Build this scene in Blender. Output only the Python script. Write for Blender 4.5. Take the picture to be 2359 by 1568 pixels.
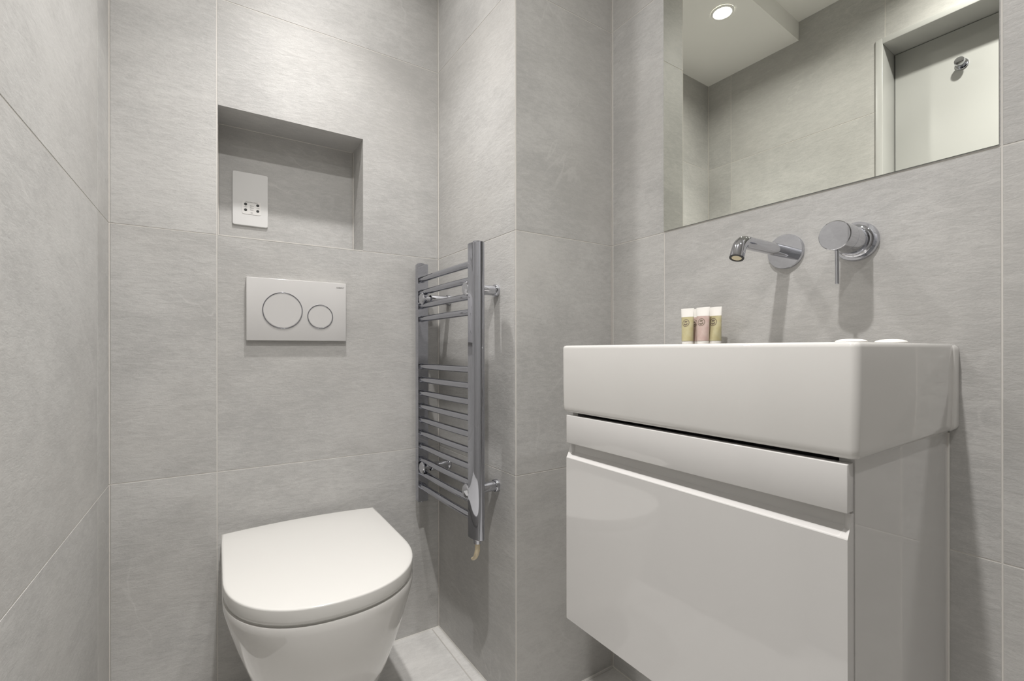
import bpy, bmesh, math, random
from mathutils import Vector, Matrix

for _o in list(bpy.data.objects):
    bpy.data.objects.remove(_o, do_unlink=True)
SC = bpy.context.scene
COL = SC.collection
R = math.radians
pi = math.pi

# ------------------------------------------------------------------ camera
EYE = 0.89                      # camera height above the floor
F_PX, CY_PX, YAW, ROLL = 1071.95, 806.17, 0.5654, 0.0011
cam_d = bpy.data.cameras.new('camera')
cam = bpy.data.objects.new('camera', cam_d)
COL.objects.link(cam)
cam_d.sensor_width = 36.0
cam_d.lens = F_PX / 2359.0 * 36.0
cam_d.shift_y = (CY_PX - 784.0) / 2359.0
cam_d.clip_start = 0.02
cam.matrix_world = (Matrix.Translation((0, 0, EYE)) @ Matrix.Rotation(-YAW, 4, 'Z')
                    @ Matrix.Rotation(pi / 2, 4, 'X') @ Matrix.Rotation(-ROLL, 4, 'Z'))
SC.camera = cam

# ------------------------------------------------------------------ world, exposure
wd = bpy.data.worlds.new('world')
SC.world = wd
wd.use_nodes = True
wd.node_tree.nodes['Background'].inputs[0].default_value = (0.6, 0.62, 0.65, 1)
wd.node_tree.nodes['Background'].inputs[1].default_value = 0.05
SC.view_settings.view_transform = 'Standard'
SC.view_settings.look = 'None'
SC.view_settings.gamma = 1.0
SC.view_settings.use_curve_mapping = False
SC.view_settings.exposure = 0.48
SC.cycles.diffuse_bounces = 10
SC.cycles.max_bounces = 16

# ceiling downlights: (x, y, z of the ceiling there, watts)
Z_SOFFIT, Z_CEIL = 2.2005, 2.2785
LAMPS = [                       # x, y, ceiling height there, watts of the wide glow, watts of the narrow beam
    (0.214, 1.062, Z_SOFFIT, 2.0, 33.0),
    (0.10, 0.33, Z_CEIL, 6.3, 48.0),
    (0.50, -0.32, Z_CEIL, 3.6, 2.0),
]
LAMP_COLOR = (1.0, 0.976, 0.955)
LAMP_SPREAD = R(155)          # recessed lamps: the beam is cut off towards the ceiling
BEAM = R(92)                    # the bright core of each beam

# ------------------------------------------------------------------ room frame (metres, z up, floor at 0)
XA, YB, XC, YO, XD = -0.2086, 1.3941, 0.6158, 0.9532, 0.9501
M, Q, N = -0.0171, -0.0247, 0.0123
YF = -2.05                      # wall behind the camera
Z1, Z2, Z3 = 0.5827, 1.1827, 1.7827       # horizontal tile joints


class Frame:
    """a wall: origin on the floor line, along it, out of it into the room"""
    def __init__(self, o, a, n):
        self.o = Vector((o[0], o[1], 0)); self.a = Vector((a[0], a[1], 0)).normalized()
        self.n = Vector((n[0], n[1], 0)).normalized()
        self.rz = math.atan2(self.a.y, self.a.x)

    def p(self, s, t, z):
        return self.o + self.a * s + self.n * t + Vector((0, 0, z))


FD = Frame((XD - .4 * M, 0), (M, 1), (-1, M))         # basin wall
FC = Frame((XC - .93 * Q, 0), (Q, 1), (-1, Q))        # towel rail wall
FB = Frame((0, YB), (-1, 0), (0, -1))                 # toilet wall, s = -x


# ------------------------------------------------------------------ node helpers
class NT:
    def __init__(self, name):
        self.m = bpy.data.materials.new(name); self.m.use_nodes = True
        self.t = self.m.node_tree; self.t.nodes.clear()
        self.out = self.n('ShaderNodeOutputMaterial')
        self.b = self.n('ShaderNodeBsdfPrincipled')
        self.l(self.b.outputs[0], self.out.inputs[0])

    def n(self, kind, **kw):
        nd = self.t.nodes.new(kind)
        for k, v in kw.items():
            setattr(nd, k, v)
        return nd

    def l(self, a, b):
        self.t.links.new(a, b)

    def put(self, sock, v):
        if hasattr(v, 'is_output'):
            self.l(v, sock)
        else:
            sock.default_value = v

    def math(self, op, a, b=None, c=None, clamp=False):
        nd = self.n('ShaderNodeMath', operation=op, use_clamp=clamp)
        for i, v in enumerate((a, b, c)):
            if v is not None:
                self.put(nd.inputs[i], v)
        return nd.outputs[0]

    def mix(self, f, a, b):
        nd = self.n('ShaderNodeMix', data_type='RGBA')
        self.put(nd.inputs[0], f); self.put(nd.inputs[6], a); self.put(nd.inputs[7], b)
        return nd.outputs[2]

    def noise(self, vec, scale, detail=4, rough=.5, dist=0.0):
        nd = self.n('ShaderNodeTexNoise')
        self.l(vec, nd.inputs['Vector'])
        nd.inputs['Scale'].default_value = scale; nd.inputs['Detail'].default_value = detail
        nd.inputs['Roughness'].default_value = rough; nd.inputs['Distortion'].default_value = dist
        return nd.outputs['Fac']

    def ramp(self, f, lo, hi, a=0.0, b=1.0):
        nd = self.n('ShaderNodeMapRange', interpolation_type='SMOOTHSTEP')
        self.put(nd.inputs[0], f)
        for i, v in ((1, lo), (2, hi), (3, a), (4, b)):
            nd.inputs[i].default_value = v
        return nd.outputs[0]

    def set(self, **kw):
        for k, v in kw.items():
            self.put(self.b.inputs[k.replace('_', ' ')], v)
        return self


def plain(name, col, rough=.4, metal=0.0, spec=.5, coat=0.0, bump=0.0, bscale=60, vary=0.0, vscale=8):
    """a plain surface with faint procedural variation"""
    k = NT(name)
    tc = k.n('ShaderNodeTexCoord').outputs['Object']
    c = (*col, 1)
    if vary:
        nz = k.noise(tc, vscale, 4)
        d = tuple(x * (1 - vary) for x in col); h = tuple(min(1, x * (1 + vary)) for x in col)
        c = k.mix(nz, (*d, 1), (*h, 1))
    k.set(Base_Color=c, Roughness=rough, Metallic=metal, Specular_IOR_Level=spec)
    if coat:
        k.set(Coat_Weight=coat, Coat_Roughness=.03)
    if bump:
        b = k.n('ShaderNodeBump'); b.inputs['Strength'].default_value = bump
        b.inputs['Distance'].default_value = .001
        k.l(k.noise(tc, bscale, 3), b.inputs['Height']); k.l(b.outputs[0], k.b.inputs['Normal'])
    return k.m


TILE_A = (0.408, 0.403, 0.393)
TILE_B = (0.553, 0.546, 0.530)
GROUT = (0.63, 0.608, 0.572)


def tile(name, us=(), vs=(), corner=(), seed=0.0, ang=25.0, bump=.8, grout=GROUT, tint=1.0, drawn=False):
    """large stone-look tiles; uv is in metres, us / vs are the joints, corner the sealed wall corners"""
    k = NT(name)
    uv = k.n('ShaderNodeUVMap').outputs[0]
    sp = k.n('ShaderNodeSeparateXYZ'); k.l(uv, sp.inputs[0])
    u, v = sp.outputs[0], sp.outputs[1]
    mask = None; iu = seed; iv = seed * 3.1
    for lst, c, half, soft in ((us if drawn else (), u, .0010, .0007), (vs if drawn else (), v, .0010, .0006), (corner, u, .0019, .0012)):
        for x in lst:
            d = k.math('ABSOLUTE', k.math('SUBTRACT', c, x))
            g = k.ramp(d, half, half + soft, 1.0, 0.0)
            mask = g if mask is None else k.math('MAXIMUM', mask, g)
    for x in us:
        iu = k.math('ADD', iu, k.math('GREATER_THAN', u, x))
    for x in vs:
        iv = k.math('ADD', iv, k.math('GREATER_THAN', v, x))
    cmb = k.n('ShaderNodeCombineXYZ'); k.put(cmb.inputs[0], iu); k.put(cmb.inputs[1], iv)
    cmb.inputs[2].default_value = seed
    wn = k.n('ShaderNodeTexWhiteNoise', noise_dimensions='3D'); k.l(cmb.outputs[0], wn.inputs['Vector'])
    off = k.n('ShaderNodeVectorMath', operation='MULTIPLY_ADD')
    k.l(wn.outputs['Color'], off.inputs[0]); off.inputs[1].default_value = (17, 13, 11)
    k.l(uv, off.inputs[2])
    p = off.outputs[0]
    mp = k.n('ShaderNodeMapping'); k.l(p, mp.inputs[0])
    mp.inputs['Rotation'].default_value = (0, 0, R(ang)); mp.inputs['Scale'].default_value = (6.0, 17.0, 1)
    st = mp.outputs[0]
    cloud = k.noise(p, 3.2, 5, .55, .6)
    mid = k.noise(st, 1.0, 6, .62, .8)
    fine = k.noise(st, 7.0, 6, .7, .4)
    grain = k.noise(p, 300, 3, .65)
    vein = k.noise(p, 1.5, 4, .55, 1.6)
    vmask = k.ramp(k.math('ABSOLUTE', k.math('SUBTRACT', vein, .5)), 0.0, .010, 1.0, 0.0)
    vmask = k.math('MULTIPLY', vmask, k.ramp(k.noise(p, 4.1, 2), .50, .66))
    f = k.math('ADD', k.math('MULTIPLY', cloud, .72), k.math('MULTIPLY', mid, .40))
    f = k.math('SUBTRACT', f, .06)
    f = k.math('ADD', f, k.math('MULTIPLY', k.math('SUBTRACT', fine, .5), .62))
    f = k.math('ADD', f, k.math('MULTIPLY', k.math('SUBTRACT', grain, .5), .34))
    f = k.math('ADD', f, k.math('MULTIPLY', k.math('SUBTRACT', wn.outputs['Value'], .5), .12))
    f = k.ramp(f, .24, .78)
    ta = tuple(c * tint for c in TILE_A); tb = tuple(c * tint for c in TILE_B)
    c = k.mix(f, (*ta, 1), (*tb, 1))
    hue = k.ramp(k.noise(p, 2.1, 3), .40, .62)
    warm = tuple(x * y * tint for x, y in zip((.455, .445, .428), (1.012, .997, .975)))
    c = k.mix(k.math('MULTIPLY', hue, .25), c, (*warm, 1))
    c = k.mix(k.math('MULTIPLY', vmask, .32), c, (.62, .61, .59, 1))
    h = k.math('ADD', k.math('MULTIPLY', mid, .28), k.math('MULTIPLY', fine, .55))
    h = k.math('ADD', h, k.math('MULTIPLY', grain, .10))
    rough = k.math('ADD', .42, k.math('MULTIPLY', fine, .18))
    if mask is not None:
        c = k.mix(mask, c, (*grout, 1))
        h = k.math('SUBTRACT', h, k.math('MULTIPLY', mask, .9))
        rough = k.math('ADD', rough, k.math('MULTIPLY', mask, .3))
    b = k.n('ShaderNodeBump'); b.inputs['Strength'].default_value = bump
    b.inputs['Distance'].default_value = .0017
    k.l(h, b.inputs['Height']); k.l(b.outputs[0], k.b.inputs['Normal'])
    k.set(Base_Color=c, Roughness=rough, Specular_IOR_Level=.42)
    return k.m


# ------------------------------------------------------------------ mesh helpers
def finish(me, angle=35, smooth=True):
    if smooth:
        me.shade_smooth()
        me.set_sharp_from_angle(angle=R(angle))
    else:
        me.shade_flat()


def obj(name, bm, mat, parent=None, smooth=True, angle=35, normals=True):
    if normals:
        bmesh.ops.recalc_face_normals(bm, faces=bm.faces)
    me = bpy.data.meshes.new(name)
    bm.to_mesh(me); bm.free()
    for m_ in (mat if isinstance(mat, (list, tuple)) else [mat]):
        me.materials.append(m_)
    finish(me, angle, smooth)
    o = bpy.data.objects.new(name, me); COL.objects.link(o)
    if parent:
        o.parent = parent
    return o


def copy_part(src, name, parent, loc=None, rot=None):
    o = src.copy(); o.name = name; COL.objects.link(o); o.parent = parent
    if loc is not None: o.location = loc
    if rot is not None: o.rotation_euler = rot
    return o


def thing(name, label, cat, loc, rz=0.0, group=None):
    o = bpy.data.objects.new(name, None); COL.objects.link(o)
    o.empty_display_size = .05
    o.location = loc; o.rotation_euler = (0, 0, rz)
    o['label'] = label; o['category'] = cat
    if group: o['group'] = group
    return o


def struct(o, label=None):
    o['kind'] = 'structure'
    if label: o['label'] = label
    return o


def box(bm, x0, x1, y0, y1, z0, z1, bev=0.0, seg=2, mi=0):
    vs = [bm.verts.new(c) for c in ((x0, y0, z0), (x1, y0, z0), (x1, y1, z0), (x0, y1, z0),
                                    (x0, y0, z1), (x1, y0, z1), (x1, y1, z1), (x0, y1, z1))]
    fs = [bm.faces.new([vs[i] for i in q]) for q in
          ((3, 2, 1, 0), (4, 5, 6, 7), (0, 1, 5, 4), (1, 2, 6, 5), (2, 3, 7, 6), (3, 0, 4, 7))]
    for f_ in fs: f_.material_index = mi
    if bev:
        es = list({e for f_ in fs for e in f_.edges})
        bmesh.ops.bevel(bm, geom=es, offset=bev, segments=seg, profile=.5, affect='EDGES')
    return bm


def loft(bm, rings, cap0=True, cap1=True, mi=0):
    """rings: lists of equally many points"""
    rv = [[bm.verts.new(p) for p in r] for r in rings]
    n = len(rv[0])
    for a, b in zip(rv, rv[1:]):
        for i in range(n):
            f_ = bm.faces.new((a[i], a[(i + 1) % n], b[(i + 1) % n], b[i])); f_.material_index = mi
    if cap0: bm.faces.new(list(reversed(rv[0]))).material_index = mi
    if cap1: bm.faces.new(rv[-1]).material_index = mi
    return rv


def lathe(bm, prof, axis='y', seg=48, c=(0, 0, 0), cap0=True, cap1=True):
    """prof: (distance along the axis, radius)"""
    rings = []
    for h, r in prof:
        ring = []
        for i in range(seg):
            a = 2 * pi * i / seg
            x, y = r * math.cos(a), r * math.sin(a)
            q = {'y': (x, h, y), 'z': (x, y, h), 'x': (h, x, y)}[axis]
            ring.append((q[0] + c[0], q[1] + c[1], q[2] + c[2]))
        rings.append(ring)
    return loft(bm, rings, cap0, cap1)


def sweep(bm, pts, rad, seg=20, cap=True):
    """round tube along a list of points; rad a number or one per point"""
    pts = [Vector(p) for p in pts]
    n = len(pts)
    rad = rad if isinstance(rad, (list, tuple)) else [rad] * n
    rings = []
    ref = None
    for i, p in enumerate(pts):
        d = (pts[min(i + 1, n - 1)] - pts[max(i - 1, 0)]).normalized()
        if ref is None:
            ref = d.orthogonal().normalized()
        ref = (ref - d * ref.dot(d)).normalized()
        w = d.cross(ref)
        rings.append([p + (ref * math.cos(2 * pi * k / seg) + w * math.sin(2 * pi * k / seg)) * rad[i]
                      for k in range(seg)])
    return loft(bm, rings, cap, cap)


def rrect(x0, x1, y0, y1, r, z, n=6):
    pts = []
    for cx, cy, a0 in ((x1 - r, y1 - r, 0), (x0 + r, y1 - r, 90), (x0 + r, y0 + r, 180), (x1 - r, y0 + r, 270)):
        for i in range(n + 1):
            a = R(a0 + 90 * i / n)
            pts.append((cx + r * math.cos(a), cy + r * math.sin(a), z))
    return pts


def text_bm(body, size, depth=.0001):
    """lettering as a mesh, centred, facing local +y, reading from the room"""
    cu = bpy.data.curves.new('lettering', 'FONT')
    cu.body = body; cu.size = size; cu.align_x = 'CENTER'; cu.align_y = 'CENTER'; cu.extrude = depth
    o = bpy.data.objects.new('lettering', cu); COL.objects.link(o)
    bpy.context.view_layer.update()
    me = bpy.data.meshes.new_from_object(o.evaluated_get(bpy.context.evaluated_depsgraph_get()))
    bpy.data.objects.remove(o); bpy.data.curves.remove(cu)
    bm = bmesh.new(); bm.from_mesh(me); bpy.data.meshes.remove(me)
    bm.transform(Matrix(((-1, 0, 0, 0), (0, 0, 1, 0), (0, 1, 0, 0), (0, 0, 0, 1))))
    return bm


# ------------------------------------------------------------------ materials
M_WHITE_PAINT = plain('white_ceiling_paint', (.92, .915, .895), .7, spec=.25, bump=.15, bscale=220, vary=.01)
M_DOOR = plain('white_satin_paint', (.47, .47, .458), .32, bump=.04, bscale=90)
M_CERAMIC = plain('glazed_white_ceramic', (.625, .612, .590), .05, spec=.55, coat=.4)
M_LID = plain('white_thermoset', (.61, .60, .575), .16, spec=.5)
M_GLOSS = plain('white_gloss_lacquer', (.60, .588, .575), .05, spec=.6, coat=.35)
M_DARK = plain('dark_void', (.02, .018, .018), .8)
M_PLATE = plain('white_gloss_plastic', (.58, .57, .56), .14, spec=.5)
M_PLATE_MATT = plain('white_matt_plastic', (.74, .73, .71), .35)
M_CHROME = plain('polished_chrome', (.58, .588, .625), .035, metal=1.0)
M_CHROME_RAIL = plain('rail_chrome', (.47, .48, .525), .045, metal=1.0)
M_STEEL = plain('gloss_white_plate', (.74, .735, .725), .10, spec=.6)
M_GREY_INK = plain('grey_print', (.13, .125, .125), .5)
M_BLACK = plain('black_slot', (.03, .03, .03), .6)
M_AERATOR = plain('cream_aerator', (.62, .55, .38), .5)
M_CABLE = plain('cream_cable_sleeve', (.70, .60, .42), .35, vary=.12, vscale=40)
M_SOAP = plain('white_soap_wrapper', (.85, .83, .79), .45)
M_TUBE_WHITE = plain('white_tube_plastic', (.85, .83, .79), .35)
M_SEALANT = plain('white_sealant', (.72, .70, .66), .4)


def mirror_mat():
    k = NT('mirror_silver')
    k.set(Base_Color=(.84, .852, .785, 1), Metallic=1.0, Roughness=0.0)
    return k.m


M_MIRROR = mirror_mat()
M_MIRROR_EDGE = plain('mirror_edge', (.22, .24, .21), .3)


def lamp_mat():
    k = NT('lamp_lens')
    k.set(Base_Color=(.9, .9, .88, 1), Emission_Color=(*LAMP_COLOR, 1), Emission_Strength=12.0)
    return k.m


M_LENS = lamp_mat()


def tube_mat(name, col, col2):
    k = NT(name)
    tc = k.n('ShaderNodeTexCoord').outputs['Object']
    nz = k.noise(tc, 70, 3)
    k.set(Base_Color=k.mix(k.ramp(nz, .3, .7), (*col, 1), (*col2, 1)), Roughness=.22,
          Transmission_Weight=.12, IOR=1.3)
    return k.m


M_TUBE_YELLOW = tube_mat('yellow_shower_gel', (.56, .50, .29), (.60, .56, .36))
M_TUBE_PINK = tube_mat('pink_lotion', (.58, .43, .39), (.64, .52, .47))
M_EMBLEM = plain('brown_grey_emblem_print', (.20, .16, .12), .5)

# ------------------------------------------------------------------ structure
def panel(bm, uvl, pts, uvs, mi=0):
    f_ = bm.faces.new([bm.verts.new(p) for p in pts])
    f_.material_index = mi
    for lp, w in zip(f_.loops, uvs):
        lp[uvl].uv = w
    return f_


def new_uv():
    bm = bmesh.new()
    return bm, bm.loops.layers.uv.new('UVMap')


ZT = 2.40
GAP, REC = .0011, .0006          # half width and depth of the recessed joints


def tiled(bm, uvl, P, s0, s1, z0, z1, js, jz, holes=(), cuts_s=(), cuts_z=(), mi=0, gi=1):
    """tiles with recessed joints; P(s, z, depth) gives a point, holes are (s0, s1, z0, z1)"""
    cs = sorted([(x, True) for x in js if s0 < x < s1] + [(x, False) for x in cuts_s] + [(s0, False), (s1, False)])
    cz = sorted([(x, True) for x in jz if z0 < x < z1] + [(x, False) for x in cuts_z] + [(z0, False), (z1, False)])
    for (a, ja), (b, jb) in zip(cs, cs[1:]):
        for (c, jc), (d, jd) in zip(cz, cz[1:]):
            if any(h[0] - 1e-6 <= a and b <= h[1] + 1e-6 and h[2] - 1e-6 <= c and d <= h[3] + 1e-6 for h in holes):
                continue
            out = [(a + GAP * ja, c + GAP * jc), (b - GAP * jb, c + GAP * jc), (b - GAP * jb, d - GAP * jd), (a + GAP * ja, d - GAP * jd)]
            e = .0003
            inn = [(out[0][0] + e * ja, out[0][1] + e * jc), (out[1][0] - e * jb, out[1][1] + e * jc),
                   (out[2][0] - e * jb, out[2][1] - e * jd), (out[3][0] + e * ja, out[3][1] - e * jd)]
            panel(bm, uvl, [P(x, z, 0) for x, z in inn], inn, mi)
            for k_, on in enumerate((jc, jb, jd, ja)):
                if on:
                    n_ = (k_ + 1) % 4
                    q = [out[k_], out[n_]]; i_ = [inn[k_], inn[n_]]
                    panel(bm, uvl, [P(*q[0], e), P(*q[1], e), P(*i_[1], 0), P(*i_[0], 0)], q + i_[::-1], mi)
                    panel(bm, uvl, [P(*q[0], REC), P(*q[1], REC), P(*q[1], e), P(*q[0], e)], q + q[::-1], mi)
            panel(bm, uvl, [P(x, z, REC) for x, z in ((a, c), (b, c), (b, d), (a, d))], ((a, c), (b, c), (b, d), (a, d)), gi)


M_GROUT = plain('pale_grout', GROUT, .7)
# --- back wall with the recessed niche
NX0, NX1, NZ0, NZ1, NY = 0.0030, 0.3648, 1.1838, 1.5124, 1.5086
xcb = FC.o.x + FC.a.x / FC.a.y * YB          # where the towel rail wall meets the back wall
VB = (Z1, Z2, Z3)
m_back = tile('tile_back', us=(0.0006,), vs=VB, corner=(XA, xcb), seed=1.0, ang=16)
m_niche = tile('tile_niche', us=(), vs=(), corner=(NX0, NX1), seed=2.3, ang=16, tint=.97)
bm, uvl = new_uv()
xs = (XA - .15, NX0, NX1, xcb + .2)
tiled(bm, uvl, lambda x, z, d: (x, YB + d, z), xs[0], xs[3], -.05, ZT, (.0006,), VB, ((NX0, NX1, NZ0 - .1, NZ1),), (NX0, NX1), (NZ1,), 0, 2)
panel(bm, uvl, ((NX0, NY, NZ0), (NX1, NY, NZ0), (NX1, NY, NZ1), (NX0, NY, NZ1)),
      ((NX0, NZ0), (NX1, NZ0), (NX1, NZ1), (NX0, NZ1)), 1)
D_ = NY - YB
E_ = .5
panel(bm, uvl, ((NX0, YB, NZ1), (NX1, YB, NZ1), (NX1, NY, NZ1), (NX0, NY, NZ1)),
      ((E_, 3), (E_ + .36, 3), (E_ + .36, 3 + D_), (E_, 3 + D_)), 1)
panel(bm, uvl, ((NX0, YB, NZ0), (NX0, NY, NZ0), (NX1, NY, NZ0), (NX1, YB, NZ0)),
      ((E_, 4), (E_, 4 + D_), (E_ + .36, 4 + D_), (E_ + .36, 4)), 1)
for x in (NX0, NX1):
    panel(bm, uvl, ((x, YB, NZ0), (x, NY, NZ0), (x, NY, NZ1), (x, YB, NZ1)),
          ((NX1 + D_, NZ0), (NX1, NZ0), (NX1, NZ1), (NX1 + D_, NZ1)), 1)
# back of the wall so it has thickness
panel(bm, uvl, ((xs[0], YB + .2, -.05), (xs[3], YB + .2, -.05), (xs[3], YB + .2, ZT), (xs[0], YB + .2, ZT)),
      ((2, 0), (3, 0), (3, 2), (2, 2)))
struct(obj('wall_back', bm, [m_back, m_niche, M_GROUT], smooth=False, normals=False))
# pale grout beads on the niche's inner edges, and a painted highlight below its opening
bm = bmesh.new()
box(bm, NX0 + .001, NX1 - .001, NY - .0016, NY + .001, NZ1 - .0016, NZ1 + .001)
box(bm, NX0, NX1, YB - .0003, YB + .0025, Z2 - GAP, NZ0 + .0002)  # added pale strip, stands in for the lit top edge of the tile below
box(bm, NX1 - .0016, NX1 + .001, NY - .0016, NY + .001, NZ0, NZ1)
box(bm, NX0 - .001, NX0 + .0016, NY - .0016, NY + .001, NZ0, NZ1)
struct(obj('trim_2', bm, M_GROUT))

# --- left wall with the doorway
DY0, DY1, DZ = -.130, .7052, 2.047
m_left = tile('tile_left', us=(-1.725, -1.125, -.525, .0757, .6757, 1.2757), vs=VB, corner=(YB,), seed=4.0, ang=64, bump=.45)
bm, uvl = new_uv()
for a, b, c, d in ((YF - .1, DY0, -.05, ZT), (DY0, DY1, DZ, ZT), (DY1, YB + .1, -.05, ZT)):
    tiled(bm, uvl, lambda y, z, k_: (XA - k_, y, z), a, b, c, d, (-1.725, -1.125, -.525, .0757, .6757, 1.2757), VB)
    panel(bm, uvl, ((XA - .19, a, c), (XA - .19, b, c), (XA - .19, b, d), (XA - .19, a, d)), ((a, c), (b, c), (b, d), (a, d)))
for y in (DY0, DY1):
    panel(bm, uvl, ((XA, y, -.05), (XA - .19, y, -.05), (XA - .19, y, DZ), (XA, y, DZ)), ((2, 0), (2.1, 0), (2.1, 2), (2, 2)))
panel(bm, uvl, ((XA, DY0, DZ), (XA, DY1, DZ), (XA - .19, DY1, DZ), (XA - .19, DY0, DZ)), ((2, 0), (2.8, 0), (2.8, .1), (2, .1)))
struct(obj('wall_left', bm, [m_left, M_GROUT], smooth=False, normals=False))

# --- the pier: towel rail face and the face beside the basin
p_back = FC.p(0, 0, 0) + FC.a * ((YB + .1) / FC.a.y)
p_out = Vector((XC - Q * 0, YO, 0)); p_out.x = FC.o.x + FC.a.x / FC.a.y * YO
xdc = XD + M * (YO - .4)
p_in = Vector((xdc + .1, YO + N * (xdc + .1 - XC), 0))
m_c = tile('tile_rail_face', us=(), vs=VB, corner=(YO, YB), seed=6.0, ang=-38)
m_o = tile('tile_pier_face', us=(), vs=VB, corner=(p_out.x, xdc), seed=8.0, ang=60, bump=.4)
bm, uvl = new_uv()
def vwall(p, q, u0, u1, mi):
    d_ = Vector((q.x - p.x, q.y - p.y, 0)); n_ = Vector((-d_.y, d_.x, 0)).normalized()
    tiled(bm, uvl, lambda u, z, k_: p + d_ * ((u - u0) / (u1 - u0)) + n_ * k_ + Vector((0, 0, z)), min(u0, u1), max(u0, u1), -.05, ZT, (), VB,
          mi=mi, gi=2)
vwall(p_back, p_out, p_back.y, p_out.y, 0)
vwall(p_out, p_in, p_out.x, p_in.x, 1)
struct(obj('wall_pier', bm, [m_c, m_o, M_GROUT], smooth=False, normals=False))

# --- basin wall
m_d = tile('tile_basin_wall', us=(-1.5826, -.9926, -.4026, .1874, .7772), vs=VB, corner=(YO,), seed=10.0, ang=-42, bump=.85)
bm, uvl = new_uv()
tiled(bm, uvl, lambda a_, z, k_: FD.p(a_, -k_, z), YF - .1, YO + .06, -.05, ZT, (-1.5826, -.9926, -.4026, .1874, .7772), VB)
ps = [FD.p(a_, -.15, z) for a_, z in ((YF - .1, -.05), (YO + .06, -.05), (YO + .06, ZT), (YF - .1, ZT))]
panel(bm, uvl, ps, ((YF - .1, -.05), (YO + .06, -.05), (YO + .06, ZT), (YF - .1, ZT)))
struct(obj('wall_right', bm, [m_d, M_GROUT], smooth=False, normals=False))

# --- wall behind the camera
m_f = tile('tile_front', us=(.0, .6), vs=VB, corner=(XA,), seed=12.0)
bm, uvl = new_uv()
tiled(bm, uvl, lambda x, z, k_: (x, YF - k_, z), XA - .1, 1.1, -.05, ZT, (.0, .6), VB)
struct(obj('wall_front', bm, [m_f, M_GROUT], smooth=False, normals=False))

# --- floor
m_floor = tile('tile_floor', us=(-.02, .58), vs=(.35, .95, -.25, -.85, -1.45), corner=(), seed=14.0, ang=35, grout=(.5, .48, .45), tint=1.22, drawn=True)
bm, uvl = new_uv()
for z in (0.0, -.06):
    panel(bm, uvl, ((XA - .2, YF - .15, z), (1.15, YF - .15, z), (1.15, YB + .2, z), (XA - .2, YB + .2, z)),
          ((XA - .2, YF - .15), (1.15, YF - .15), (1.15, YB + .2), (XA - .2, YB + .2)))
struct(obj('floor', bm, m_floor, smooth=False, normals=False))
# sealant lines where floor and walls meet
bm = bmesh.new()
for a, b in ((Vector((XA, YB, 0)), Vector((xcb, YB, 0))), (Vector((xcb, YB, 0)), p_out), (p_out, p_in - Vector((.1, 0, 0))),
             (FD.p(YO, 0, 0), FD.p(YF, 0, 0))):
    sweep(bm, (a, b), .0022, 8)
struct(obj('baseboard_sealant', bm, M_GROUT))

# --- ceiling with the lowered soffit over the toilet
ys_l, ys_r = .9745, .9495
def ysoff(x): return ys_l + (ys_r - ys_l) * (x - XA) / (XC - XA)
bm = bmesh.new()
xl, xr = XA - .1, 1.1
def quad(ps): bm.faces.new([bm.verts.new(p) for p in ps])
quad(((xl, YF - .1, Z_CEIL), (xr, YF - .1, Z_CEIL), (xr, ysoff(xr), Z_CEIL), (xl, ysoff(xl), Z_CEIL)))
quad(((xl, ysoff(xl), Z_CEIL), (xr, ysoff(xr), Z_CEIL), (xr, ysoff(xr), Z_SOFFIT), (xl, ysoff(xl), Z_SOFFIT)))
quad(((xl, ysoff(xl), Z_SOFFIT), (xr, ysoff(xr), Z_SOFFIT), (xr, YB + .15, Z_SOFFIT), (xl, YB + .15, Z_SOFFIT)))
quad(((xl, YF - .1, Z_CEIL + .1), (xr, YF - .1, Z_CEIL + .1), (xr, YB + .15, Z_CEIL + .1), (xl, YB + .15, Z_CEIL + .1)))
bmesh.ops.remove_doubles(bm, verts=bm.verts, dist=1e-5)
struct(obj('ceiling', bm, M_WHITE_PAINT, smooth=False))

# --- door leaf and its frame in the left wall
XDOOR = -.322
bm = bmesh.new()
box(bm, XDOOR - .04, XDOOR, DY0 + .0265, .6792, .008, DZ - .0245, .0012, 2)
door = struct(obj('door_1', bm, M_DOOR))
bm = bmesh.new()
box(bm, XDOOR - .05, XA + .006, .6817, DY1 - .0008, 0, DZ - .0008, .0025, 3)
box(bm, XDOOR - .05, XA + .006, DY0 + .0008, DY0 + .024, 0, DZ - .0008, .0025, 3)
box(bm, XDOOR - .05, XA + .006, DY0 + .0235, .6822, DZ - .0222, DZ - .0008, .0025, 3)
struct(obj('trim_1', bm, M_DOOR))

# ------------------------------------------------------------------ ceiling downlights
def downlight(x, y, z, watts, beam, label):
    t = thing('downlight', label, 'light', (x, y, z), 0, 'recessed ceiling downlights')
    bm = bmesh.new()
    lathe(bm, ((-.0005, .0425), (-.004, .0415), (-.0055, .0385), (-.005, .034), (-.001, .0315)), 'z', 48, cap0=False, cap1=False)
    obj('bezel', bm, M_WHITE_PAINT, t)
    bm = bmesh.new()
    lathe(bm, ((-.0012, .0318), (-.0020, .030)), 'z', 40)
    obj('lens', bm, M_LENS, t)
    ld = bpy.data.lights.new('downlight_lamp', 'AREA')
    ld.shape = 'DISK'; ld.size = .050; ld.energy = watts; ld.spread = LAMP_SPREAD; ld.color = LAMP_COLOR
    lo = bpy.data.objects.new('downlight_lamp', ld); COL.objects.link(lo)
    lo.parent = t; lo.location = (0, 0, -.0065)
    sd = bpy.data.lights.new('downlight_beam', 'SPOT')
    sd.spot_size = BEAM; sd.spot_blend = 1.0; sd.shadow_soft_size = .022
    sd.energy = beam; sd.color = LAMP_COLOR
    so = bpy.data.objects.new('downlight_beam', sd); COL.objects.link(so)
    so.parent = t; so.location = (0, 0, -.007)
    return t


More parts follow.
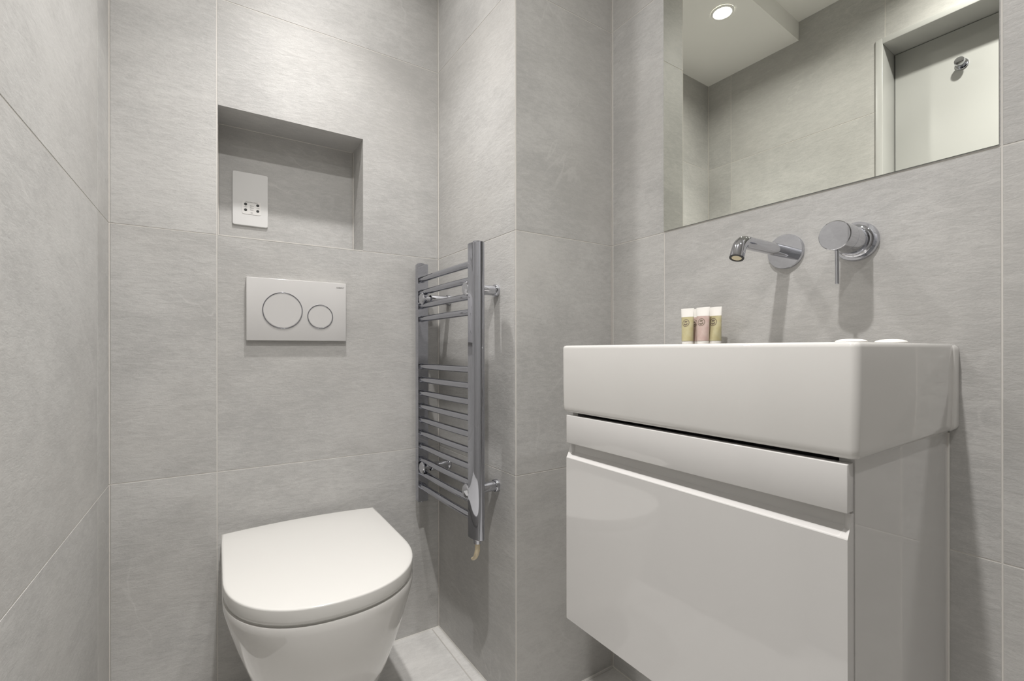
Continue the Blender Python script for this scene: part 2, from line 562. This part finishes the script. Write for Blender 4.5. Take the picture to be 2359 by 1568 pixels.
for (lx, ly, lz, lw, lb_), lb in zip(LAMPS, (
        'lit downlight in the lowered white soffit above the toilet',
        'lit downlight in the main ceiling between door and basin',
        'lit downlight in the main ceiling behind the camera')):
    downlight(lx, ly, lz, lw, lb_, lb)

# ------------------------------------------------------------------ mirror
mir = thing('wall_mirror', 'large frameless mirror on the grey tiled wall above the basin taps', 'mirror',
            FD.p(.4835, 0, Z2), FD.rz)
bm = bmesh.new()
mx0, mx1, mz0, mz1 = .1901 - .4835, .7769 - .4835, .0028, .93
box(bm, mx0, mx1, -.001, .0022, mz0, mz1, 0, mi=1)
for f_ in bm.faces:
    if f_.normal.y > .9 or (sum((v.co.y for v in f_.verts)) / 4 > .0021):
        f_.material_index = 0
obj('glass', bm, [M_MIRROR, M_MIRROR_EDGE], mir, smooth=False)

# ------------------------------------------------------------------ coat hook on the door
hk = thing('coat_hook', 'small chrome coat hook on the white door, seen in the mirror', 'hook',
           (XDOOR, .490, EYE + 1.003), -pi / 2)
bm = bmesh.new(); lathe(bm, ((0, .0185), (.004, .0185), (.006, .017), (.006, .001)), 'y', 32); obj('rose', bm, M_CHROME, hk)
bm = bmesh.new(); lathe(bm, ((.005, .006), (.022, .006), (.024, .008)), 'y', 24); obj('stem', bm, M_CHROME, hk)
bm = bmesh.new()
lathe(bm, ((.022, .006), (.024, .0125), (.028, .0145), (.034, .0145), (.0375, .013), (.0385, .009)), 'y', 32)
obj('knob', bm, M_CHROME, hk)

# ------------------------------------------------------------------ flush plate
fp = thing('flush_plate', 'white dual flush plate with two chrome ringed buttons above the toilet', 'flush plate',
           FB.p(-.1890, 0, .9985), FB.rz)
bm = bmesh.new(); box(bm, -.1245, .1245, -.001, .0115, -.0823, .0823, .0012, 3); obj('plate', bm, M_PLATE, fp)
for nm, sx, sz, rad in (('large_button', .0393, -.0020, .0463), ('small_button', -.0551, -.0150, .0309)):
    bm = bmesh.new()
    lathe(bm, ((.0105, rad), (.0119, rad), (.0122, rad - .0006), (.0122, rad - .0016), (.0122, rad * .5), (.0122, .0005)), 'y', 72, cap1=True)
    b_ = obj(nm, bm, M_PLATE, fp, angle=50); b_.location = (sx, 0, sz)
    bm = bmesh.new()
    rings = []
    for i in range(72):
        a = 2 * pi * i / 72
        rr = []
        for k_ in range(10):
            q = 2 * pi * k_ / 10
            rho = rad + .0016 + .0015 * math.cos(q)
            rr.append((rho * math.cos(a), .0115 + .0017 * math.sin(q), rho * math.sin(a)))
        rings.append(rr)
    vs = [[bm.verts.new(p) for p in r_] for r_ in rings]
    for i in range(72):
        A, B = vs[i], vs[(i + 1) % 72]
        for k_ in range(10):
            bm.faces.new((A[k_], A[(k_ + 1) % 10], B[(k_ + 1) % 10], B[k_]))
    rg = obj('chrome_ring', bm, M_CHROME, b_); rg['label'] = 'thin chrome ring around button'
bm = text_bm('GEBERIT', .0058); bm.transform(Matrix.Translation((-.1085, .0116, .0690)))
obj('lettering', bm, M_GREY_INK, fp, smooth=False)

# ------------------------------------------------------------------ shaver socket in the niche
sk = thing('shaver_socket', 'white shaver socket plate on the back of the wall niche', 'socket',
           (.0807, NY, EYE + .4254), FB.rz)
bm = bmesh.new()
loft(bm, [[(x, y, z) for x, z, _ in rrect(-.0438, .0438, -.0745, .0745, .005, 0)] for y in (0.0, .004)] +
     [[(x, .0052, z) for x, z, _ in rrect(-.0426, .0426, -.0733, .0733, .004, 0)]])
obj('plate', bm, M_STEEL, sk)
ins = None
bm = bmesh.new()
loft(bm, [[(x, y, z) for x, z, _ in rrect(-.0235, .0235, -.0185, .0185, .004, 0)] for y in (.0050, .0060)])
ins = obj('socket_insert', bm, M_PLATE_MATT, sk); ins.location = (-.0030, 0, -.0235)
for sx, sz, tall in ((.0150, .0085, 0), (.0150, -.0075, 1), (-.0150, .0085, 0), (-.0150, -.0075, 1)):
    bm = bmesh.new(); lathe(bm, ((.0055, .0038), (.0062, .0038)), 'y', 20)
    h_ = obj('pin_hole', bm, M_BLACK, ins); h_.location = (sx, 0, sz)
for txt, size, tx, tz in (('SHAVERS ONLY', .0044, 0, .0150), ('230V', .0040, .0152, .0006), ('115V', .0040, -.0152, .0006),
                          ('20VA', .0044, 0, .0050), ('50Hz', .0044, 0, -.0005), ('MAX', .0040, 0, -.0062), ('ISO', .0036, 0, -.0142)):
    bm = text_bm(txt, size); bm.transform(Matrix.Translation((tx, .0061, tz)))
    obj('lettering', bm, M_GREY_INK, ins, smooth=False)

# ------------------------------------------------------------------ toilet
def dshape(xc, hw, yb, ystr, yf, z, bow=0.0, n=20, nb=8, ex=2.25):
    """D outline: flat back at yb, straight sides to ystr, rounded front to yf"""
    pts = []
    for i in range(nb):                      # back edge, left to right, bowed a little to the wall
        k = i / nb
        x = -hw + 2 * hw * k
        pts.append((xc + x, yb + bow * (1 - (2 * k - 1) ** 2), z))
    for i in range(4):
        pts.append((xc + hw, yb + (ystr - yb) * i / 4, z))
    for i in range(2 * n):
        a = pi * i / (2 * n)
        c, s = math.cos(a), math.sin(a)
        pts.append((xc + hw * math.copysign(abs(c) ** (2 / ex), c), ystr - (ystr - yf) * s ** (2 / ex), z))
    for i in range(4):
        pts.append((xc - hw, ystr + (yb - ystr) * i / 4, z))
    return pts


wc = thing('toilet', 'wall-hung white toilet with closed lid under the flush plate', 'toilet', (.195, YB, 0))
def W(pts): return [(x - .195, y - YB, z) for x, y, z in pts]
ZL = EYE - .452
bm = bmesh.new()
L = lambda ins, z, bw=.018: W(dshape(.195, .1865 - ins, 1.350 - ins, 1.085, .8745 + ins, z, bw))
loft(bm, [L(.0045, ZL - .0300), L(.0015, ZL - .0280), L(.0006, ZL - .022), L(0, ZL - .0035), L(.0006, ZL - .0016),
          L(.0018, ZL - .0004), L(.006, ZL + .0001), L(.060, ZL + .0016), L(.110, ZL + .0022)])
obj('lid', bm, M_LID, wc, angle=60)
bm = bmesh.new()
S_ = lambda ins, z: W(dshape(.195, .1845 - ins, 1.345 - ins, 1.085, .8775 + ins, z, .014))
loft(bm, [S_(.0040, ZL - .0360), S_(.0034, ZL - .0345), S_(.0034, ZL - .0305)])
obj('seat', bm, M_LID, wc)
bm = bmesh.new()
zr = ZL - .0345
secs = [(0.0, .1855, 1.085, .8770), (-.004, .1868, 1.085, .8755), (-.016, .1862, 1.085, .876), (-.045, .1795, 1.09, .881),
        (-.085, .1680, 1.09, .890), (-.130, .1530, 1.09, .905), (-.180, .1360, 1.09, .927), (-.230, .1210, 1.10, .955),
        (-.275, .1100, 1.12, .990), (-.315, .100, 1.15, 1.032), (-.340, .090, 1.18, 1.080), (-.348, .078, 1.20, 1.110)]
loft(bm, [W(dshape(.195, hw, YB - .001, ystr, yf, zr + dz)) for dz, hw, ystr, yf in secs])
obj('bowl', bm, M_CERAMIC, wc, angle=50)

# ------------------------------------------------------------------ towel rail
TR0 = 1.183                     # middle of the rail along its wall
rl = thing('towel_radiator', 'chrome ladder towel radiator on the tiled pier right of the toilet', 'towel radiator',
           FC.p(TR0, 0, 0), FC.rz)
UZ0, UZ1 = EYE - .4585, EYE + .2620
def upright(s_in, sgn):
    def ring(z, k=1.0):
        pts = []
        tc, ht = .0765, .0160 * k
        for t in (tc - ht, tc - ht * .5, tc, tc + ht * .5, tc + ht):
            pts.append((s_in + sgn * (1 - k) * .02, t, z))
        pts.append((s_in + sgn * .010, tc + ht, z))
        n = 18
        for i in range(1, n):
            a = pi / 2 - pi * i / n
            pts.append((s_in + sgn * (.010 + .034 * math.cos(a) * k), tc + ht * math.sin(a), z))
        pts.append((s_in + sgn * .010, tc - ht, z))
        return pts
    bm = bmesh.new()
    loft(bm, [ring(UZ0, .93), ring(UZ0 + .0015), ring(UZ1 - .0015), ring(UZ1, .93)])
    u_ = obj('upright', bm, M_CHROME_RAIL, rl, angle=30)
    bm = bmesh.new()
    lathe(bm, ((UZ1 - .001, .0115), (UZ1 + .0025, .0115), (UZ1 + .0042, .009)), 'z', 28, c=(s_in + sgn * .019, .0765, 0))
    obj('end_cap', bm, M_CHROME_RAIL, u_)
    return u_
SI0, SI1 = 1.026 - TR0, 1.3395 - TR0
up_near = upright(SI0, -1); up_far = upright(SI1, 1)
bm = bmesh.new(); lathe(bm, ((UZ0 - .0045, .009), (UZ0 - .003, .0115), (UZ0 + .001, .0115)), 'z', 28, c=(SI1 + .019, .0765, 0))
obj('end_cap', bm, M_CHROME_RAIL, up_far)
rz_ = [.2139, .1742, .1340, .0945] + [-.0482 - .04035 * i for i in range(10)]
bm = bmesh.new()
n = 40
pts = []
for i in range(n + 1):
    k_ = i / n
    s = SI0 - .004 + (SI1 - SI0 + .008) * k_
    pts.append((s, .0785 + .0035 * math.sin(pi * k_), 0))
sweep(bm, pts, [.0102, .0100, .0088] + [.0088] * (n - 5) + [.0088, .0100, .0102], 20)
rung0 = obj('rung', bm, M_CHROME_RAIL, rl); rung0.location = (0, 0, EYE + rz_[0])
for z in rz_[1:]:
    copy_part(rung0, 'rung', rl, (0, 0, EYE + z))
# wall brackets
br0 = None
for s in (1.0405, 1.3165):
    for z in (.1535, -.3500):
        if br0 is None:
            bm = bmesh.new()
            lathe(bm, ((0.001, .0128), (.062, .0128), (.064, .0120), (.064, .0075), (.089, .0075)), 'y', 28)
            br0 = obj('wall_bracket', bm, M_CHROME, rl)
            bm = bmesh.new()
            lathe(bm, ((-.0005, .0163), (.007, .0163), (.0090, .0150), (.0092, .0125)), 'y', 32)
            fl0 = obj('flange', bm, M_CHROME, br0)
            bm = bmesh.new()
            lathe(bm, ((.0865, .0150), (.0880, .0175), (.0905, .0178), (.0935, .0150), (.0945, .009), (.0946, .001)), 'y', 32)
            ck0 = obj('clamp', bm, M_CHROME, br0)
            br0.location = (s - TR0, 0, EYE + z)
        else:
            b_ = copy_part(br0, 'wall_bracket', rl, (s - TR0, 0, EYE + z))
            copy_part(fl0, 'flange', b_); copy_part(ck0, 'clamp', b_)
# heating element outlet and its cable
sc_, tc_ = SI0 - .019, .0765
bm = bmesh.new()
lathe(bm, ((UZ0 - .013, .0085), (UZ0 - .012, .0098), (UZ0 - .004, .0098), (UZ0 - .003, .0120), (UZ0 + .001, .0120)), 'z', 28, c=(sc_, tc_, 0))
obj('element_collar', bm, M_CHROME, rl)
bm = bmesh.new()
cp = [(sc_, tc_, UZ0 - .010), (sc_, tc_, UZ0 - .020), (sc_ + .001, tc_, UZ0 - .030), (sc_ + .005, tc_, UZ0 - .040), (sc_ + .012, tc_ - .001, UZ0 - .050),
      (sc_ + .021, tc_ - .002, UZ0 - .0575), (sc_ + .031, tc_ - .003, UZ0 - .0625)]
sweep(bm, cp, [.0062, .0062, .0063, .0062, .0056, .0048, .0040], 16)
obj('cable', bm, M_CABLE, rl)['label'] = 'short cream cable sleeve'

# ------------------------------------------------------------------ spout
sp = thing('wall_spout', 'chrome wall-mounted basin spout with round wall plate, under the mirror', 'tap',
           FD.p(.4850, 0, EYE + .1930), FD.rz)
bm = bmesh.new(); lathe(bm, ((-.0005, .0338), (.0055, .0338), (.0075, .0325), (.0078, .010)), 'y', 64); obj('wall_plate', bm, M_CHROME, sp)
bm = bmesh.new()
pp = [(0, .006, 0), (0, .05, 0), (0, .10, 0), (0, .145, 0)]
rb, ra = .022, R(68)
for i in range(1, 9):
    a = ra * i / 8
    pp.append((0, .145 + rb * math.sin(a), -rb * (1 - math.cos(a))))
ly, lz_ = pp[-1][1], pp[-1][2]
for d in (.006, .012, .018):
    pp.append((0, ly + d * math.cos(ra), lz_ - d * math.sin(ra)))
sweep(bm, pp, [.0118] * 4 + [.0118] * 8 + [.0122, .0124, .0124], 28)
arm = obj('spout_arm', bm, M_CHROME, sp)
tipd = Vector((0, math.cos(ra), -math.sin(ra)))
tip = Vector(pp[-1])
bm = bmesh.new()
lathe(bm, ((0, .0085), (.0006, .0082)), 'z', 28)
bm.transform(Matrix.Translation(tip - tipd * .0001) @ tipd.to_track_quat('Z', 'Y').to_matrix().to_4x4())
obj('aerator', bm, M_AERATOR, arm)
bm = bmesh.new()
lathe(bm, ((0, .0124), (.0012, .0120), (.0012, .0088), (0, .0086)), 'z', 28, cap0=False, cap1=False)
bm.transform(Matrix.Translation(tip - tipd * .0002) @ tipd.to_track_quat('Z', 'Y').to_matrix().to_4x4())
obj('nozzle_ring', bm, M_BLACK, arm)

# ------------------------------------------------------------------ mixer valve
mv = thing('basin_mixer', 'chrome wall mixer valve with thin lever, right of the basin spout', 'tap',
           FD.p(.3660, 0, EYE + .1895), FD.rz)
bm = bmesh.new(); lathe(bm, ((-.0005, .0338), (.0055, .0338), (.0075, .0325), (.0078, .010)), 'y', 64); obj('wall_plate', bm, M_CHROME, mv)
bm = bmesh.new(); lathe(bm, ((.006, .0285), (.011, .0285), (.0125, .0272), (.0135, .0240), (.056, .0240)), 'y', 64); obj('valve_body', bm, M_CHROME, mv)
bm = bmesh.new(); lathe(bm, ((.0565, .0232), (.0572, .0242), (.0865, .0242), (.0880, .0230), (.0882, .001)), 'y', 64)
capv = obj('handle', bm, M_CHROME, mv, angle=30)
bm = bmesh.new(); sweep(bm, ((0, .0775, -.020), (0, .0772, -.05), (0, .0768, -.0795), (0, .0768, -.0800)), [.0030, .0030, .0030, .0024], 16)
obj('lever', bm, M_CHROME, capv)

# ------------------------------------------------------------------ washbasin
wb = thing('washbasin', 'rectangular white ceramic washbasin on the vanity cabinet', 'basin', FD.p(.4935, 0, EYE - .1245), FD.rz)
B0, B1, BT = .2365 - .4935, .7500 - .4935, .3520
BH = .1245 + .0092
bm = bmesh.new()
def bring(i, z, r=.009): return rrect(B0 + i, B1 - i, .001, BT - i, max(r - i * .3, .003), z, 6)
rings = [bring(.0075, 0), bring(.0040, .0008), bring(.0018, .0024), bring(.0006, .006), bring(0.0, .012), bring(-.0008, .05), bring(-.0010, BH - .0065),
         bring(-.0004, BH - .0035), bring(.0010, BH - .0014), bring(.0032, BH - .0003), bring(.0055, BH)]
def hole(i, z, r=.035): return rrect(B0 + .047 + i, B1 - .022 - i, .092 + i * .6, BT - .018 - i, r, z, 6)
rings += [hole(0, BH), hole(.002, BH - .0015), hole(.004, BH - .006), hole(.010, BH - .055), hole(.022, BH - .088, .04), hole(.06, BH - .097, .05)]
loft(bm, rings)
obj('bowl', bm, M_CERAMIC, wb, angle=60)
bm = bmesh.new()
loft(bm, [[(x, y, z) for x, z, _ in rrect(B0 - .0035 + i, B1 + .003 - i, .0012 + i, BH - .0003 - i, .010, 0)] for y, i in
          ((.0005, 0), (.019, 0), (.0215, .0008), (.023, .0026))])
obj('rear_flange', bm, M_CERAMIC, wb)
bm = bmesh.new(); lathe(bm, ((-.002, .022), (.001, .0225), (.0025, .020), (.003, .002)), 'z', 32, c=(0, .215, BH - .097))
obj('waste', bm, M_CHROME, wb)

# ------------------------------------------------------------------ vanity unit
vu = thing('vanity_unit', 'white gloss wall-hung vanity cabinet under the basin', 'cabinet', FD.p(.4920, 0, 0), FD.rz)
V0, V1 = .2459 - .4920, .7380 - .4920
VB0 = EYE - .5386
bm = bmesh.new(); zc_, zd_ = EYE - .1340, EYE - .1250
loft(bm, [[(x, t, z) for t, z in ((.0015, VB0), (.3340, VB0), (.3340, zd_), (.0015, zd_))] for x in (V0, V0 + .016)])
loft(bm, [[(x, t, z) for t, z in ((.0015, VB0), (.3340, VB0), (.3340, zd_), (.0015, zd_))] for x in (V1 - .016, V1)])
box(bm, V0 + .0155, V1 - .0155, .0015, .3340, VB0 + .0002, VB0 + .016)
box(bm, V0 + .0155, V1 - .0155, .0015, .016, VB0 + .001, zd_)
obj('carcass', bm, M_GLOSS, vu)
bm = bmesh.new(); box(bm, V0 + .001, V1 - .001, .3350, .3515, EYE - .1855, EYE - .1300, .0009, 3); obj('drawer_front', bm, M_GLOSS, vu)
zt = EYE - .2145
def front_profile(k):
    """section of the lower front; the finger groove (k = 1) runs out towards both ends (k = 0)"""
    g = lambda deep, shallow: shallow + (deep - shallow) * k
    return [(.3515, VB0 + .0012), (.3515, zt - .0008), (.3509, zt + .0004), (g(.3375, .3462), EYE - .2056), (g(.3362, .3456), EYE - .2040),
            (g(.3352, .3412), EYE - .1905), (g(.3350, .3406), EYE - .1880), (.3346, EYE - .1880), (.3346, VB0 + .0004), (.3505, VB0)]
bm = bmesh.new()
loft(bm, [[(x, t, z) for t, z in front_profile(k_)] for x, k_ in ((V0 + .001, 0), (V0 + .0095, 1), (V1 - .0095, 1), (V1 - .001, 0))])
obj('drawer_front', bm, M_GLOSS, vu, angle=20)
bm = bmesh.new(); box(bm, V0 + .017, V1 - .017, .3200, .3346, EYE - .2300, EYE - .1600); obj('finger_rail', bm, M_GLOSS, vu)
bm = bmesh.new(); box(bm, V0 - .0022, V0 + .002, .0004, .0030, VB0, EYE - .1270, .0008, 2); obj('sealant_bead', bm, M_SEALANT, vu)

# ------------------------------------------------------------------ toiletry tubes on the basin's rear ledge
Z_RIM = EYE + .0092 + .0001
TH = .0830
def tube_shape(z):
    """half width, half depth of the tube at height z"""
    k = max(0.0, min(1.0, (z - .011) / (TH - .013)))
    return .0124 + .0036 * k, .0122 * (1 - k) ** .8 + .0007
def ell(z, a, b, n=32): return [(a * math.cos(2 * pi * i / n), b * math.sin(2 * pi * i / n), z) for i in range(n)]
tube_src = {}
def toiletry(s, t, kind, rz, label):
    r_ = thing('toiletry_tube', label, 'tube', FD.p(s, t, Z_RIM), FD.rz + rz, 'small toiletry tubes on the basin ledge')
    if kind not in tube_src:
        zs_ = [.0105 + (TH - .019 - .0105) * i / 10 for i in range(11)]
        bm = bmesh.new(); loft(bm, [ell(z, *tube_shape(z)) for z in zs_])
        b_ = obj('tube_body', bm, M_TUBE_YELLOW if kind == 'y' else M_TUBE_PINK, r_)
        zc = [TH - .019, TH - .012, TH - .006, TH]
        bm = bmesh.new(); loft(bm, [ell(z, tube_shape(z)[0] + .0001, tube_shape(z)[1] + .0001) for z in zc])
        c_ = obj('crimped_end', bm, M_TUBE_WHITE, r_); c_['label'] = 'flat white crimped end'
        bm = bmesh.new(); lathe(bm, ((0, .0112), (.0008, .0119), (.0095, .0121), (.0108, .0112)), 'z', 32)
        k_ = obj('screw_cap', bm, M_TUBE_WHITE, r_); k_['label'] = 'white cap at the foot'
        bm = bmesh.new()
        def surf(x, z):
            a, b = tube_shape(z)
            return (x, b * math.sqrt(max(0, 1 - (x / a) ** 2)) + .00025, z)
        zc0 = .0505
        def band(r0, r1, a0=0, a1=360, n=28):
            for i in range(n):
                q0, q1 = R(a0 + (a1 - a0) * i / n), R(a0 + (a1 - a0) * (i + 1) / n)
                bm.faces.new([bm.verts.new(surf(r * math.cos(q), zc0 + r * math.sin(q))) for r, q in ((r0, q0), (r1, q0), (r1, q1), (r0, q1))])
        band(.0070, .0084)
        band(.0024, .0054, 190, 340, 12)
        band(.0012, .0050, 25, 150, 10)
        e_ = obj('emblem', bm, M_EMBLEM, r_, smooth=False, normals=False); e_['label'] = 'round printed emblem'
        tube_src[kind] = (b_, c_, k_, e_)
    else:
        for src in tube_src[kind]:
            copy_part(src, src.name.split('.')[0], r_)
    return r_
toiletry(.6675, .0590, 'y', R(3), 'yellow toiletry tube at the far left of the row on the basin ledge')
toiletry(.6640, .0330, 'p', R(-4), 'pink toiletry tube half hidden behind the yellow and front pink tubes')
toiletry(.6305, .0565, 'p', R(2), 'pink toiletry tube standing in front, its round emblem in full view')
toiletry(.6125, .0400, 'y', R(-3), 'yellow toiletry tube at the right end of the row, nearest the spout')

# ------------------------------------------------------------------ two small soaps on the basin's right rim
def soap(s, t, r, h, label):
    r_ = thing('soap', label, 'soap', FD.p(s, t, Z_RIM), FD.rz, 'small soaps on the basin rim')
    bm = bmesh.new()
    lathe(bm, ((0, r * .92), (h * .15, r), (h * .35, r * .98), (h * .62, r * .87), (h * .85, r * .66), (h * .97, r * .36), (h, r * .08)), 'z', 36)
    obj('soap_bar', bm, M_SOAP, r_)
soap(.2640, .296, .0165, .0040, 'white round soap at the front corner of the basin rim')
soap(.2640, .170, .0185, .0052, 'white round soap further back on the right basin rim')
